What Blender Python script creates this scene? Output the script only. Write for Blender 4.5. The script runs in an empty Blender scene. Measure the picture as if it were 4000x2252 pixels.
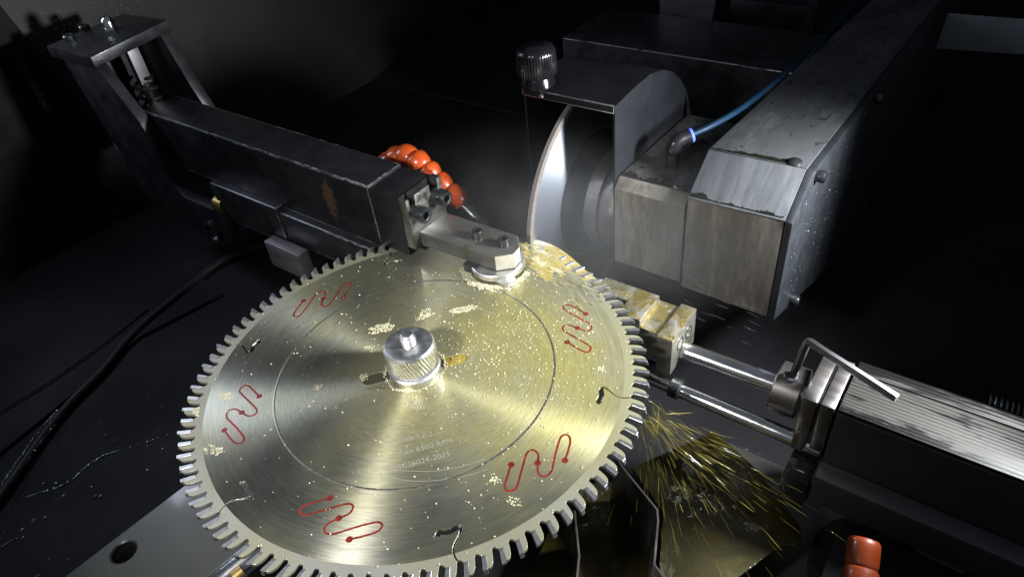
import bpy, bmesh, math, random
from mathutils import Matrix, Vector, Quaternion, noise as mnoise
random.seed(7)
S = 0.001                      # all shapes below are written in millimetres
sc = bpy.context.scene
C = sc.collection
PI = math.pi

# ------------------------------------------------------------------ camera
cam_d = bpy.data.cameras.new('camera'); cam = bpy.data.objects.new('camera', cam_d); C.objects.link(cam)
_R = Vector((0.8087144899955389, 0.580312956378632, -0.09600909503972738))
_U = Vector((-0.3113301142344622, 0.5607917946457766, 0.7671936672240757))
_F = Vector((-0.4990535378514134, 0.5905501127906599, -0.6341893492017402))
_m = Matrix((( _R.x, _U.x, -_F.x), (_R.y, _U.y, -_F.y), (_R.z, _U.z, -_F.z))).to_4x4()
cam.matrix_world = Matrix.Translation(Vector((258.789, -199.120, 319.774)) * S) @ _m
cam_d.sensor_width = 36; cam_d.lens = 36 * 2692.23 / 4000
cam_d.clip_start = 0.01; cam_d.clip_end = 50
sc.camera = cam

# ------------------------------------------------------------------ world, lamps, exposure
w = bpy.data.worlds.new('World'); sc.world = w; w.use_nodes = True
bg = w.node_tree.nodes['Background']; bg.inputs[0].default_value = (0.75, 0.85, 1.0, 1); bg.inputs[1].default_value = 0.1

def lamp(name, kind, loc, target, energy, color, **kw):
    d = bpy.data.lights.new(name, kind); o = bpy.data.objects.new(name, d); C.objects.link(o)
    o.location = Vector(loc) * S
    o.rotation_euler = (Vector(target) - Vector(loc)).to_track_quat('-Z', 'Y').to_euler()
    d.energy = energy; d.color = color
    for k, v in kw.items(): setattr(d, k, v)
    return o
lamp('work_lamp', 'SPOT', (350, 225, 172), (-10, 45, 0), 27, (0.94, 0.97, 1.0), spot_size=math.radians(112), spot_blend=1.0, shadow_soft_size=0.03)
lamp('front_lamp', 'SPOT', (10, -370, 350), (-20, -30, 0), 16.0, (1.0, 0.98, 0.94), spot_size=math.radians(58), spot_blend=1.0, shadow_soft_size=0.03)
lamp('left_lamp', 'AREA', (-600, -40, 300), (100, 40, 140), 0.95, (0.74, 0.82, 1.0), shape='RECTANGLE', size=0.05, size_y=0.26)
sc.view_settings.view_transform = 'Standard'; sc.view_settings.look = 'None'
sc.view_settings.exposure = 0; sc.view_settings.gamma = 1
sc.render.engine = 'CYCLES'
sc.cycles.use_denoising = True
sc.cycles.max_bounces = 8; sc.cycles.diffuse_bounces = 4; sc.cycles.glossy_bounces = 4
sc.cycles.transmission_bounces = 6; sc.cycles.volume_bounces = 1
sc.cycles.sample_clamp_indirect = 4
sc.cycles.caustics_reflective = False; sc.cycles.caustics_refractive = False
sc.cycles.volume_step_rate = 1.0

# ------------------------------------------------------------------ materials
M = {}
class NT:
    def __init__(s, name):
        s.m = bpy.data.materials.new(name); s.m.use_nodes = True
        s.t = s.m.node_tree; s.b = s.t.nodes['Principled BSDF']; M[name] = s.m
    def n(s, typ, **kw):
        nd = s.t.nodes.new(typ)
        for k, v in kw.items(): setattr(nd, k, v)
        return nd
    def l(s, a, b): s.t.links.new(a, b)
    def set(s, **kw):
        for k, v in kw.items():
            s.b.inputs[k.replace('_', ' ')].default_value = v
    def noise(s, vec, scale, detail=4, rough=0.55, dist=0.0, dim='3D'):
        nd = s.n('ShaderNodeTexNoise'); nd.inputs['Scale'].default_value = scale; nd.inputs['Detail'].default_value = detail
        nd.inputs['Roughness'].default_value = rough; nd.inputs['Distortion'].default_value = dist
        s.l(vec, nd.inputs['Vector']); return nd.outputs['Fac']
    def mapr(s, val, a, b, c=0.0, d=1.0, smooth=True):
        nd = s.n('ShaderNodeMapRange'); nd.interpolation_type = 'SMOOTHSTEP' if smooth else 'LINEAR'
        s.l(val, nd.inputs['Value'])
        for k, x in zip(('From Min', 'From Max', 'To Min', 'To Max'), (a, b, c, d)): nd.inputs[k].default_value = x
        return nd.outputs['Result']
    def mix(s, fac, a, b):
        nd = s.n('ShaderNodeMix'); nd.data_type = 'RGBA'
        s._in(fac, nd.inputs[0]); s._in(a, nd.inputs[6]); s._in(b, nd.inputs[7]); return nd.outputs[2]
    def math(s, op, a, b=0.0, c=0.0):
        nd = s.n('ShaderNodeMath', operation=op)
        s._in(a, nd.inputs[0]); s._in(b, nd.inputs[1])
        if op in ('MULTIPLY_ADD',): s._in(c, nd.inputs[2])
        return nd.outputs[0]
    def _in(s, v, sock):
        if isinstance(v, bpy.types.NodeSocket): s.l(v, sock)
        elif isinstance(v, (tuple, list)) and len(v) == 3 and sock.type == 'RGBA': sock.default_value = (*v, 1)
        else: sock.default_value = v
    def obj(s): return s.n('ShaderNodeTexCoord').outputs['Object']
    def scaled(s, vec, sc3):
        nd = s.n('ShaderNodeMapping'); nd.inputs['Scale'].default_value = sc3; s.l(vec, nd.inputs['Vector']); return nd.outputs[0]
    def bump(s, h, strength, dist=0.001, base=None):
        nd = s.n('ShaderNodeBump'); nd.inputs['Strength'].default_value = strength; nd.inputs['Distance'].default_value = dist
        s.l(h, nd.inputs['Height'])
        if base is not None: s.l(base, nd.inputs['Normal'])
        return nd.outputs[0]

def metal(name, c1, c2, metallic=0.9, r1=0.3, r2=0.5, scale=60, stretch=(1, 1, 1), bump=0.15, bscale=None, coat=0.0, spots=0.0, spotc=(0.01, 0.011, 0.008)):
    """plain worked metal or paint: two tones, uneven gloss, fine relief, optional dark oily patches"""
    t = NT(name); v = t.scaled(t.obj(), stretch)
    a = t.noise(v, scale, 6, 0.6); b = t.noise(v, scale * 0.23, 3, 0.5)
    f = t.mapr(t.math('ADD', t.math('MULTIPLY', a, 0.6), t.math('MULTIPLY', b, 0.4)), 0.36, 0.64)
    col = t.mix(f, c1, c2)
    rough = t.mapr(a, 0.3, 0.7, r1, r2)
    if spots:
        sp = t.mapr(t.noise(t.obj(), 55, 5, 0.62, 0.4), 0.60, 0.64, 0, spots)
        col = t.mix(sp, col, spotc)
        rough = t.math('SUBTRACT', rough, t.math('MULTIPLY', sp, 0.18))
    t.l(col, t.b.inputs['Base Color']); t.l(rough, t.b.inputs['Roughness']); t.set(Metallic=metallic)
    if coat: t.set(Coat_Weight=coat, Coat_Roughness=0.08)
    if bump:
        nz = t.noise(v, bscale or scale * 8, 3, 0.6)
        t.l(t.bump(nz, bump, 0.0006), t.b.inputs['Normal'])
    return t

metal('black_steel', (0.018, 0.018, 0.021), (0.032, 0.032, 0.036), 0.5, 0.3, 0.5, 40, bump=0.12, coat=0.1)
metal('black_paint', (0.006, 0.006, 0.0075), (0.011, 0.011, 0.013), 0.0, 0.22, 0.38, 30, bump=0.08, coat=0.2)
metal('guard_paint', (0.0065, 0.0072, 0.009), (0.0088, 0.0097, 0.012), 0.0, 0.42, 0.55, 30, bump=0.05).set(Specular_IOR_Level=0.2)
metal('ground_steel', (0.17, 0.163, 0.15), (0.27, 0.262, 0.245), 0.95, 0.3, 0.45, 90, (1, 0.15, 1), bump=0.12, coat=0.3, spots=0.45, spotc=(0.07, 0.066, 0.035))
metal('lit_milled_end', (0.55, 0.52, 0.44), (0.68, 0.65, 0.56), 0.55, 0.35, 0.5, 240, (1, 1, 3), bump=0.12)  # for lamp-facing facets: paler steel with the direct light put into its colour
metal('finger_steel', (0.12, 0.116, 0.11), (0.19, 0.184, 0.172), 0.75, 0.36, 0.5, 70, (0.2, 1, 1), bump=0.1, coat=0.5, spots=0.6, spotc=(0.10, 0.09, 0.025))
metal('bright_steel', (0.62, 0.62, 0.62), (0.74, 0.74, 0.75), 1.0, 0.32, 0.46, 80, bump=0.1)
metal('chrome', (0.72, 0.73, 0.75), (0.8, 0.8, 0.82), 1.0, 0.13, 0.2, 60, bump=0.0)
metal('dark_screw', (0.05, 0.055, 0.06), (0.09, 0.095, 0.1), 0.8, 0.22, 0.36, 160, bump=0.1, coat=0.6)
metal('carbide', (0.34, 0.34, 0.35), (0.46, 0.46, 0.47), 0.9, 0.24, 0.36, 220, bump=0.1, coat=0.5)
metal('collar_steel', (0.13, 0.12, 0.115), (0.2, 0.185, 0.175), 0.9, 0.28, 0.42, 70, (0.15, 1, 1), bump=0.12, coat=0.4)
metal('hex_key_steel', (0.12, 0.112, 0.115), (0.18, 0.168, 0.172), 0.95, 0.3, 0.42, 90, (0.2, 1, 1), bump=0.08)
metal('orange_plastic', (0.33, 0.046, 0.005), (0.46, 0.064, 0.007), 0.0, 0.24, 0.4, 60, bump=0.06, coat=0.5, spots=0.7, spotc=(0.12, 0.012, 0.004))
metal('orange_shaded', (0.13, 0.02, 0.003), (0.2, 0.03, 0.004), 0.0, 0.3, 0.45, 60, bump=0.1, coat=0.3, spots=0.7, spotc=(0.04, 0.006, 0.002))  # darker copy of the hose orange: shade put into the colour
metal('blue_tube', (0.0016, 0.012, 0.029), (0.0026, 0.017, 0.039), 0.0, 0.45, 0.6, 60, bump=0.0).set(Specular_IOR_Level=0.2)
metal('blue_ring', (0.08, 0.12, 0.6), (0.1, 0.15, 0.7), 0.0, 0.3, 0.4, 60, bump=0.0)
metal('brass_old', (0.30, 0.2, 0.08), (0.42, 0.3, 0.12), 0.9, 0.28, 0.4, 60, bump=0.08)
metal('abrasive', (0.13, 0.115, 0.105), (0.17, 0.15, 0.135), 0.1, 0.5, 0.7, 300, bump=0.25, bscale=1800)
metal('red_resin', (0.08, 0.0075, 0.0045), (0.15, 0.013, 0.0075), 0.0, 0.3, 0.45, 200, bump=0.06, coat=0.3)
metal('etched', (0.30, 0.29, 0.22), (0.36, 0.35, 0.27), 0.6, 0.5, 0.6, 300, bump=0.0)
metal('ring_groove', (0.26, 0.255, 0.21), (0.34, 0.335, 0.28), 0.9, 0.3, 0.4, 300, bump=0.0)
metal('wall_paint', (0.018, 0.0185, 0.0125), (0.026, 0.0265, 0.018), 0.0, 0.5, 0.62, 6, bump=0.06, bscale=90)
metal('tray_paint', (0.0045, 0.0045, 0.0056), (0.0085, 0.0085, 0.0102), 0.0, 0.6, 0.8, 7, bump=0.25, bscale=60).set(Specular_IOR_Level=0.2)
metal('knob_black', (0.005, 0.005, 0.006), (0.009, 0.009, 0.0105), 0.0, 0.14, 0.3, 90, bump=0.1).set(Specular_IOR_Level=0.35)
metal('guard_black', (0.006, 0.006, 0.0075), (0.010, 0.010, 0.012), 0.0, 0.4, 0.55, 30, bump=0.06).set(Specular_IOR_Level=0.15)
t = NT('glint_edge'); o = t.obj(); f = t.mapr(t.noise(t.scaled(o, (0.3, 1, 1)), 130, 5, 0.65), 0.5, 0.62)  # bare-metal bevel put in to carry the lamp's edge highlight
t.l(t.mix(f, (0.55, 0.56, 0.6), (0.03, 0.03, 0.033)), t.b.inputs['Base Color']); t.l(t.math('SUBTRACT', 1.0, f), t.b.inputs['Metallic']); t.set(Roughness=0.3)
metal('cable_rubber', (0.014, 0.014, 0.016), (0.02, 0.02, 0.0225), 0.0, 0.5, 0.65, 40, bump=0.1).set(Specular_IOR_Level=0.25)
metal('table_steel', (0.055, 0.056, 0.051), (0.09, 0.091, 0.082), 0.6, 0.4, 0.55, 14, (0.3, 1, 1), bump=0.1, bscale=200, coat=0.25)
metal('pale_plate', (0.2, 0.21, 0.23), (0.26, 0.27, 0.295), 0.0, 0.5, 0.6, 20, bump=0.05)
metal('beam_steel', (0.2, 0.19, 0.2), (0.28, 0.265, 0.28), 0.85, 0.4, 0.55, 60, (0.2, 1, 1), bump=0.12)

# housing: stained bare steel cover, with dark oil dried on it
def stained(name, c1, c2, stain, metallic, r1, r2, streak=(1, 1, 0.22), spots=0.0):
    t = NT(name); o = t.obj()
    f1 = t.mapr(t.noise(t.scaled(o, streak), 150, 7, 0.68), 0.36, 0.64)
    f2 = t.mapr(t.noise(t.scaled(o, streak), 38, 5, 0.62), 0.42, 0.6)
    col = t.mix(t.math('MULTIPLY', f2, 0.75), t.mix(f1, c1, c2), stain)
    rough = t.mapr(t.noise(o, 70, 5), 0.3, 0.7, r1, r2)
    if spots:
        sp = t.mapr(t.noise(t.scaled(o, (1, 0.45, 1)), 85, 6, 0.66, 0.6), 0.60, 0.625, 0, spots)
        col = t.mix(sp, col, (0.012, 0.013, 0.012)); rough = t.math('SUBTRACT', rough, t.math('MULTIPLY', sp, 0.25))
    t.l(col, t.b.inputs['Base Color']); t.l(rough, t.b.inputs['Roughness']); t.set(Metallic=metallic)
    t.l(t.bump(t.noise(o, 700, 3, 0.6), 0.12, 0.0004), t.b.inputs['Normal'])
stained('cover_steel', (0.11, 0.116, 0.127), (0.16, 0.167, 0.18), (0.09, 0.091, 0.094), 0.5, 0.36, 0.5, (1, 0.16, 0.16))
stained('cover_top', (0.07, 0.074, 0.081), (0.11, 0.115, 0.124), (0.06, 0.062, 0.065), 0.3, 0.36, 0.52, (1, 0.25, 1), spots=0.55)
stained('block_face', (0.12, 0.11, 0.095), (0.225, 0.203, 0.172), (0.09, 0.083, 0.075), 0.2, 0.42, 0.58)
stained('block_top', (0.10, 0.098, 0.095), (0.16, 0.157, 0.15), (0.05, 0.05, 0.047), 0.6, 0.34, 0.5, (1, 1, 1), spots=0.8)
stained('slide_side', (0.014, 0.0135, 0.0145), (0.02, 0.019, 0.021), (0.02, 0.0165, 0.0165), 0.0, 0.55, 0.7)
stained('side_panel', (0.014, 0.016, 0.019), (0.018, 0.020, 0.024), (0.014, 0.016, 0.019), 0.0, 0.35, 0.55, (1, 1, 1))

# arm paint: black with bare rusty chips
t = NT('arm_paint'); o = t.obj()
pd = t.n('ShaderNodeVectorMath', operation='DISTANCE'); t.l(t.scaled(o, (1, 1, 0.42)), pd.inputs[0]); pd.inputs[1].default_value = (-0.171, 0.0915, 0.0125)
f = t.mapr(t.math('ADD', pd.outputs['Value'], t.math('MULTIPLY', t.noise(o, 160, 4, 0.65, 0.3), 0.022)), 0.0185, 0.0165)
base = t.mix(t.mapr(t.noise(o, 30, 4), 0.35, 0.65), (0.006, 0.0062, 0.007), (0.011, 0.0113, 0.0125))
t.l(t.mix(f, base, (0.045, 0.028, 0.017)), t.b.inputs['Base Color'])
t.l(t.mapr(t.noise(o, 80, 4), 0.3, 0.7, 0.3, 0.46), t.b.inputs['Roughness'])
t.set(Metallic=0.0, Specular_IOR_Level=0.3)
t.l(t.bump(t.math('SUBTRACT', t.noise(o, 300, 3), t.math('MULTIPLY', f, 0.8)), 0.15, 0.0006), t.b.inputs['Normal'])

# slide top: scraped steel with cross ripples and wet patches
t = NT('slide_top'); o = t.obj()
wv = t.n('ShaderNodeTexWave'); wv.wave_type = 'BANDS'; wv.bands_direction = 'Y'; wv.inputs['Scale'].default_value = 120; wv.inputs['Distortion'].default_value = 3.5; wv.inputs['Detail'].default_value = 3; wv.inputs['Detail Scale'].default_value = 0.6; t.l(t.scaled(o, (0.12, 1, 1)), wv.inputs['Vector'])
rip = t.math('ADD', t.math('MULTIPLY', wv.outputs['Fac'], 0.6), t.math('MULTIPLY', t.noise(t.scaled(o, (0.25, 1.3, 1)), 700, 4, 0.6), 0.4))
sxy = t.n('ShaderNodeSeparateXYZ'); t.l(o, sxy.inputs[0])
edge = t.math('ADD', t.mapr(sxy.outputs[1], 0.112, 0.104, 0, 0.5), t.mapr(sxy.outputs[1], 0.136, 0.141, 0, 0.5))
wet = t.mapr(t.math('ADD', t.noise(t.scaled(o, (0.3, 1.0, 1)), 75, 5, 0.62, 0.5), t.math('MULTIPLY', edge, 0.4)), 0.54, 0.66)
col = t.mix(t.mapr(rip, 0.25, 0.8), (0.03, 0.0288, 0.026), (0.048, 0.046, 0.041))
col = t.mix(wet, col, (0.01, 0.01, 0.009))
t.l(col, t.b.inputs['Base Color']); t.set(Metallic=0.6)
t.l(t.math('SUBTRACT', t.mapr(rip, 0.3, 0.7, 0.44, 0.54), t.math('MULTIPLY', wet, 0.16)), t.b.inputs['Roughness'])
t.l(t.bump(rip, 0.22, 0.0008), t.b.inputs['Normal']); t.set(Coat_Weight=0.15, Coat_Roughness=0.2)

# wheel body: polished metal turned in rings
t = NT('wheel_metal'); t.set(Metallic=0.94, Base_Color=(0.6, 0.65, 0.74, 1), Roughness=0.37, Anisotropic=0.8, Anisotropic_Rotation=0.25)
tg = t.n('ShaderNodeTangent'); tg.direction_type = 'RADIAL'; tg.axis = 'X'; t.l(tg.outputs[0], t.b.inputs['Tangent'])

# saw blade: brushed steel body, matt blasted rim, thin yellow cutting oil lying on it
t = NT('blade_steel'); o = t.obj()
sx = t.n('ShaderNodeSeparateXYZ'); t.l(o, sx.inputs[0])
r = t.math('SQRT', t.math('ADD', t.math('MULTIPLY', sx.outputs[0], sx.outputs[0]), t.math('MULTIPLY', sx.outputs[1], sx.outputs[1])))
ang = t.math('ARCTAN2', sx.outputs[1], sx.outputs[0])
cb = t.n('ShaderNodeCombineXYZ'); t.l(t.math('MULTIPLY', ang, 9.0), cb.inputs[0]); t.l(t.math('MULTIPLY', r, 950.0), cb.inputs[1]); 
t.l(t.math('MULTIPLY', t.math('ABSOLUTE', ang), 0.5), cb.inputs[2])
brush = t.noise(cb.outputs[0], 1.0, 3, 0.6)
rim = t.mapr(r, 0.13475, 0.13515, 0, 1, False)
fine = t.noise(o, 2600, 2, 0.7)
oil = t.mapr(t.noise(t.scaled(o, (1, 1, 0.1)), 13, 4, 0.55, 0.35), 0.36, 0.60)
vd = t.n('ShaderNodeVectorMath', operation='DISTANCE'); t.l(o, vd.inputs[0]); vd.inputs[1].default_value = (0.055, 0.045, 0.0)
near = t.mapr(t.math('ADD', vd.outputs['Value'], t.math('MULTIPLY', t.noise(o, 24, 3, 0.5), 0.05)), 0.165, 0.05)
oil = t.math('MINIMUM', t.math('ADD', t.math('MULTIPLY', oil, 0.36), t.math('MULTIPLY', near, 0.75)), 1.0)
body = t.mix(t.mapr(brush, 0.3, 0.7), (0.34, 0.338, 0.305), (0.44, 0.438, 0.40))
rimc = t.mix(t.mapr(fine, 0.35, 0.65), (0.24, 0.238, 0.225), (0.31, 0.308, 0.292))
t.l(t.mix(rim, body, rimc), t.b.inputs['Base Color'])
t.l(t.math('SUBTRACT', t.math('SUBTRACT', t.mapr(rim, 0, 1, 0.97, 0.6, False), t.math('MULTIPLY', oil, t.mapr(rim, 0, 1, 0.2, 0.1, False))), t.math('MULTIPLY', near, t.mapr(rim, 0, 1, 0.32, 0.1, False))), t.b.inputs['Metallic'])
t.l(t.math('ADD', t.mapr(rim, 0, 1, 0.33, 0.55, False), t.math('MULTIPLY', brush, 0.04)), t.b.inputs['Roughness'])
t.l(t.mapr(rim, 0, 1, 0.92, 0.0, False), t.b.inputs['Anisotropic'])
tg = t.n('ShaderNodeTangent'); tg.direction_type = 'RADIAL'; tg.axis = 'Z'; t.set(Anisotropic_Rotation=0.25); t.l(tg.outputs[0], t.b.inputs['Tangent'])
h = t.math('ADD', t.math('MULTIPLY', brush, t.math('SUBTRACT', 1.0, rim)), t.math('MULTIPLY', fine, t.math('MULTIPLY', rim, 0.8)))
t.l(t.bump(h, 0.3, 0.0002), t.b.inputs['Normal'])
t.l(t.mix(oil, (0.97, 0.97, 0.91), (0.86, 0.80, 0.38)), t.b.inputs['Coat Tint'])
t.set(Coat_Weight=1.0, Coat_Roughness=0.04, Coat_IOR=1.47)
t.l(t.bump(t.noise(o, 55, 3, 0.5, 0.3), 0.25, 0.0006), t.b.inputs['Coat Normal'])

# wet clamp block
t = NT('oily_block'); o = t.obj()
gn = t.n('ShaderNodeNewGeometry'); sz = t.n('ShaderNodeSeparateXYZ'); t.l(gn.outputs['True Normal'], sz.inputs[0])
f = t.math('MULTIPLY', t.mapr(t.noise(o, 70, 5, 0.6, 0.4), 0.38, 0.6), t.mapr(sz.outputs[2], 0.5, 0.9))
t.l(t.mix(t.mapr(t.noise(o, 120, 5), 0.4, 0.6), (0.34, 0.33, 0.29), (0.5, 0.49, 0.44)), t.b.inputs['Base Color']); t.set(Metallic=0.85, Coat_Weight=1.0, Coat_Roughness=0.03)
t.l(t.mix(f, (0.95, 0.93, 0.85), (0.78, 0.62, 0.12)), t.b.inputs['Coat Tint'])
t.l(t.mapr(f, 0, 1, 0.36, 0.26), t.b.inputs['Roughness'])
nb = t.bump(t.noise(o, 620, 4, 0.7, 0.8), 0.8, 0.0014)
t.l(nb, t.b.inputs['Coat Normal']); t.l(t.bump(t.noise(o, 420, 4, 0.65, 0.6), 0.55, 0.0012), t.b.inputs['Normal'])

# wet sheet metal of the chute, oil standing on it
t = NT('oily_sheet'); o = t.obj()
f = t.mapr(t.noise(o, 38, 6, 0.66, 0.7), 0.42, 0.66)
t.l(t.mix(f, (0.009, 0.008, 0.004), (0.034, 0.03, 0.012)), t.b.inputs['Base Color']); t.set(Metallic=0.3, Coat_Weight=0.9, Coat_Roughness=0.06, Coat_Tint=(0.9, 0.82, 0.4, 1))
t.l(t.mapr(f, 0, 1, 0.55, 0.38), t.b.inputs['Roughness'])
t.l(t.bump(t.noise(o, 90, 4, 0.6, 0.8), 0.35, 0.002), t.b.inputs['Coat Normal'])

# oil: foam bubbles, drops, churned liquid
t = NT('foam'); t.set(Base_Color=(0.95, 0.9, 0.6, 1), Roughness=0.1, IOR=1.45, Transmission_Weight=0.55, Coat_Weight=0.8, Coat_Roughness=0.02)
t = NT('oil_drop'); t.set(Base_Color=(0.6, 0.5, 0.09, 1), Roughness=0.06, IOR=1.47, Transmission_Weight=0.72, Coat_Weight=1.0, Coat_Roughness=0.02)
t = NT('pool_oil'); t.set(Base_Color=(0.26, 0.19, 0.035, 1), Roughness=0.08, IOR=1.47, Coat_Weight=1.0, Coat_Roughness=0.02)
t = NT('pool_dark'); t.set(Base_Color=(0.05, 0.045, 0.03, 1), Roughness=0.1, Coat_Weight=1.0, Coat_Roughness=0.02)
t = NT('old_oil'); t.set(Base_Color=(0.008, 0.009, 0.006, 1), Roughness=0.18)
t = NT('splash_oil'); t.set(Base_Color=(0.9, 0.8, 0.42, 1), Roughness=0.08, IOR=1.47, Transmission_Weight=0.5, Coat_Weight=1.0, Coat_Roughness=0.02)
t = NT('clear_drop'); t.set(Base_Color=(0.75, 0.77, 0.82, 1), Roughness=0.05, IOR=1.45, Transmission_Weight=0.8, Coat_Weight=1.0, Coat_Roughness=0.02)
t = NT('churned_oil'); o = t.obj()
rotn = t.n('ShaderNodeMapping'); rotn.inputs['Rotation'].default_value = (0, 0, 0.42); rotn.inputs['Scale'].default_value = (0.22, 1.0, 1.0); t.l(o, rotn.inputs['Vector']); fv = rotn.outputs[0]
f = t.mapr(t.noise(fv, 210, 6, 0.7, 0.5), 0.48, 0.68)
t.l(t.mix(f, (0.46, 0.36, 0.075), (0.92, 0.88, 0.66)), t.b.inputs['Base Color']); t.set(Roughness=0.12, Transmission_Weight=0.3, IOR=1.47, Coat_Weight=1.0, Coat_Roughness=0.03)
t.l(t.bump(t.noise(fv, 560, 4, 0.65, 0.8), 0.9, 0.0012), t.b.inputs['Normal'])

# ------------------------------------------------------------------ geometry helpers
def mk(name, me, mat, parent=None, label=None, cat=None, group=None, kind=None):
    o = bpy.data.objects.new(name, me); C.objects.link(o)
    if mat and not me.materials: me.materials.append(M[mat])
    if parent is not None:
        o.parent = parent
        root = parent
        o.matrix_parent_inverse = base_inv(parent)
    tag(o, label, cat, group, kind)
    return o
BASE = {}
def base_inv(p): return BASE.get(p.name, Matrix.Identity(4)).inverted()
def tag(o, label=None, cat=None, group=None, kind=None):
    if label: o['label'] = label
    if cat: o['category'] = cat
    if group: o['group'] = group
    if kind: o['kind'] = kind
def thing(name, loc, label, cat, group=None, kind=None):
    o = bpy.data.objects.new(name, None); C.objects.link(o); o.location = Vector(loc) * S
    o.empty_display_size = 0.01
    BASE[o.name] = Matrix.Translation(Vector(loc) * S); tag(o, label, cat, group, kind); return o
def from_bm(bm, name, bevel=0, seg=2, smooth=True, ang=35, edge=-1):
    bmesh.ops.recalc_face_normals(bm, faces=bm.faces[:]); bm.normal_update()
    if bevel:
        es = [e for e in bm.edges if len(e.link_faces) == 2 and e.calc_face_angle(0) > math.radians(ang)]
        bmesh.ops.bevel(bm, geom=es, offset=bevel * S, segments=seg, profile=0.6, affect='EDGES', clamp_overlap=True, material=edge)
    bmesh.ops.recalc_face_normals(bm, faces=bm.faces[:])
    me = bpy.data.meshes.new(name)
    if smooth:
        for f in bm.faces: f.smooth = True
        for e in bm.edges:
            if len(e.link_faces) == 2 and e.calc_face_angle(0) > math.radians(32): e.smooth = False
    bm.to_mesh(me); bm.free(); return me
def hexa(pts, bevel=0.6, edge=-1):
    """8 corners: bottom ring then top ring"""
    bm = bmesh.new(); v = [bm.verts.new(Vector(p) * S) for p in pts]
    for q in ((0, 3, 2, 1), (4, 5, 6, 7), (0, 1, 5, 4), (1, 2, 6, 5), (2, 3, 7, 6), (3, 0, 4, 7)): bm.faces.new([v[i] for i in q])
    return from_bm(bm, 'hexa', bevel, edge=edge)
def boxm(u0, u1, v0, v1, z0, z1, bevel=0.6, edge=-1):
    return hexa([(u0, v0, z0), (u1, v0, z0), (u1, v1, z0), (u0, v1, z0), (u0, v0, z1), (u1, v0, z1), (u1, v1, z1), (u0, v1, z1)], bevel, edge)
def box(name, u0, u1, v0, v1, z0, z1, mat, parent=None, bevel=0.6, edge=None, **kw):
    me = boxm(u0, u1, v0, v1, z0, z1, bevel, 1 if edge else -1)
    if edge:      # only the long edges get the highlight metal
        me.materials.append(M[mat]); me.materials.append(M[edge])
        for p_ in me.polygons:
            if abs(p_.normal.x) > 0.3: p_.material_index = 0
    return mk(name, me, mat, parent, **kw)
def prismm(poly, axis, a0, a1, bevel=0.5, holes=None, seg=2):
    """poly: 2-D points in the two axes other than `axis`, in (u,v,z) order"""
    bm = bmesh.new()
    def P(p, a):
        if axis == 'z': return Vector((p[0], p[1], a)) * S
        if axis == 'v': return Vector((p[0], a, p[1])) * S
        return Vector((a, p[0], p[1])) * S
    A = [bm.verts.new(P(p, a0)) for p in poly]; B = [bm.verts.new(P(p, a1)) for p in poly]; n = len(poly)
    bm.faces.new(A); bm.faces.new(B[::-1])
    for i in range(n): bm.faces.new((A[i], B[i], B[(i + 1) % n], A[(i + 1) % n]))
    return from_bm(bm, 'prism', bevel, seg)
def prism(name, poly, axis, a0, a1, mat, parent=None, bevel=0.5, **kw):
    return mk(name, prismm(poly, axis, a0, a1, bevel), mat, parent, **kw)
def frame(axis):
    q = Vector((0, 0, 1)).rotation_difference(Vector(axis).normalized()); return q
def lathem(profile, org, axis=(0, 0, 1), segs=48, closed=True, fn=None, ang=32):
    bm = bmesh.new(); q = frame(axis); rings = []
    for k, (r, h) in enumerate(profile):
        ring = []
        for i in range(segs):
            a = 2 * PI * i / segs; rr = fn(r, h, a, k) if fn else r
            ring.append(bm.verts.new((q @ Vector((rr * math.cos(a), rr * math.sin(a), h)) + Vector(org)) * S))
        rings.append(ring)
    for a, b in zip(rings, rings[1:]):
        for i in range(segs): bm.faces.new((a[i], a[(i + 1) % segs], b[(i + 1) % segs], b[i]))
    if closed: bm.faces.new(rings[0][::-1]); bm.faces.new(rings[-1])
    bmesh.ops.recalc_face_normals(bm, faces=bm.faces[:])
    me = bpy.data.meshes.new('lathe')
    for f in bm.faces: f.smooth = True
    for e in bm.edges:
        if len(e.link_faces) == 2 and e.calc_face_angle(0) > math.radians(ang): e.smooth = False
    bm.to_mesh(me); bm.free(); return me
def lathe(name, profile, org, mat, parent=None, axis=(0, 0, 1), segs=48, fn=None, ang=32, closed=True, **kw):
    return mk(name, lathem(profile, org, axis, segs, closed, fn, ang), mat, parent, **kw)
def tubem(path, rad, segs=16, hexrot=0.0):
    bm = bmesh.new(); pts = [Vector(p) for p in path]; n = len(pts); rings = []
    nrm = None
    for i, p in enumerate(pts):
        d = (pts[min(i + 1, n - 1)] - pts[max(i - 1, 0)]).normalized()
        if nrm is None:
            nrm = d.cross(Vector((0, 0, 1)));
            if nrm.length < 0.1: nrm = d.cross(Vector((1, 0, 0)))
        nrm = (nrm - d * nrm.dot(d)).normalized(); bn = d.cross(nrm)
        r = rad[i] if isinstance(rad, (list, tuple)) else rad
        rings.append([bm.verts.new((p + (nrm * math.cos(2 * PI * k / segs + hexrot) + bn * math.sin(2 * PI * k / segs + hexrot)) * r) * S) for k in range(segs)])
    for a, b in zip(rings, rings[1:]):
        for k in range(segs): bm.faces.new((a[k], a[(k + 1) % segs], b[(k + 1) % segs], b[k]))
    bm.faces.new(rings[0][::-1]); bm.faces.new(rings[-1])
    return from_bm(bm, 'tube', 0, smooth=True)
def tube(name, path, rad, mat, parent=None, segs=16, hexrot=0.0, **kw): return mk(name, tubem(path, rad, segs, hexrot), mat, parent, **kw)
def smoothpath(pts, it=3):
    p = [Vector(x) for x in pts]
    for _ in range(it):
        q = [p[0]]
        for a, b in zip(p, p[1:]): q += [a * 0.75 + b * 0.25, a * 0.25 + b * 0.75]
        q.append(p[-1]); p = q
    return p
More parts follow.
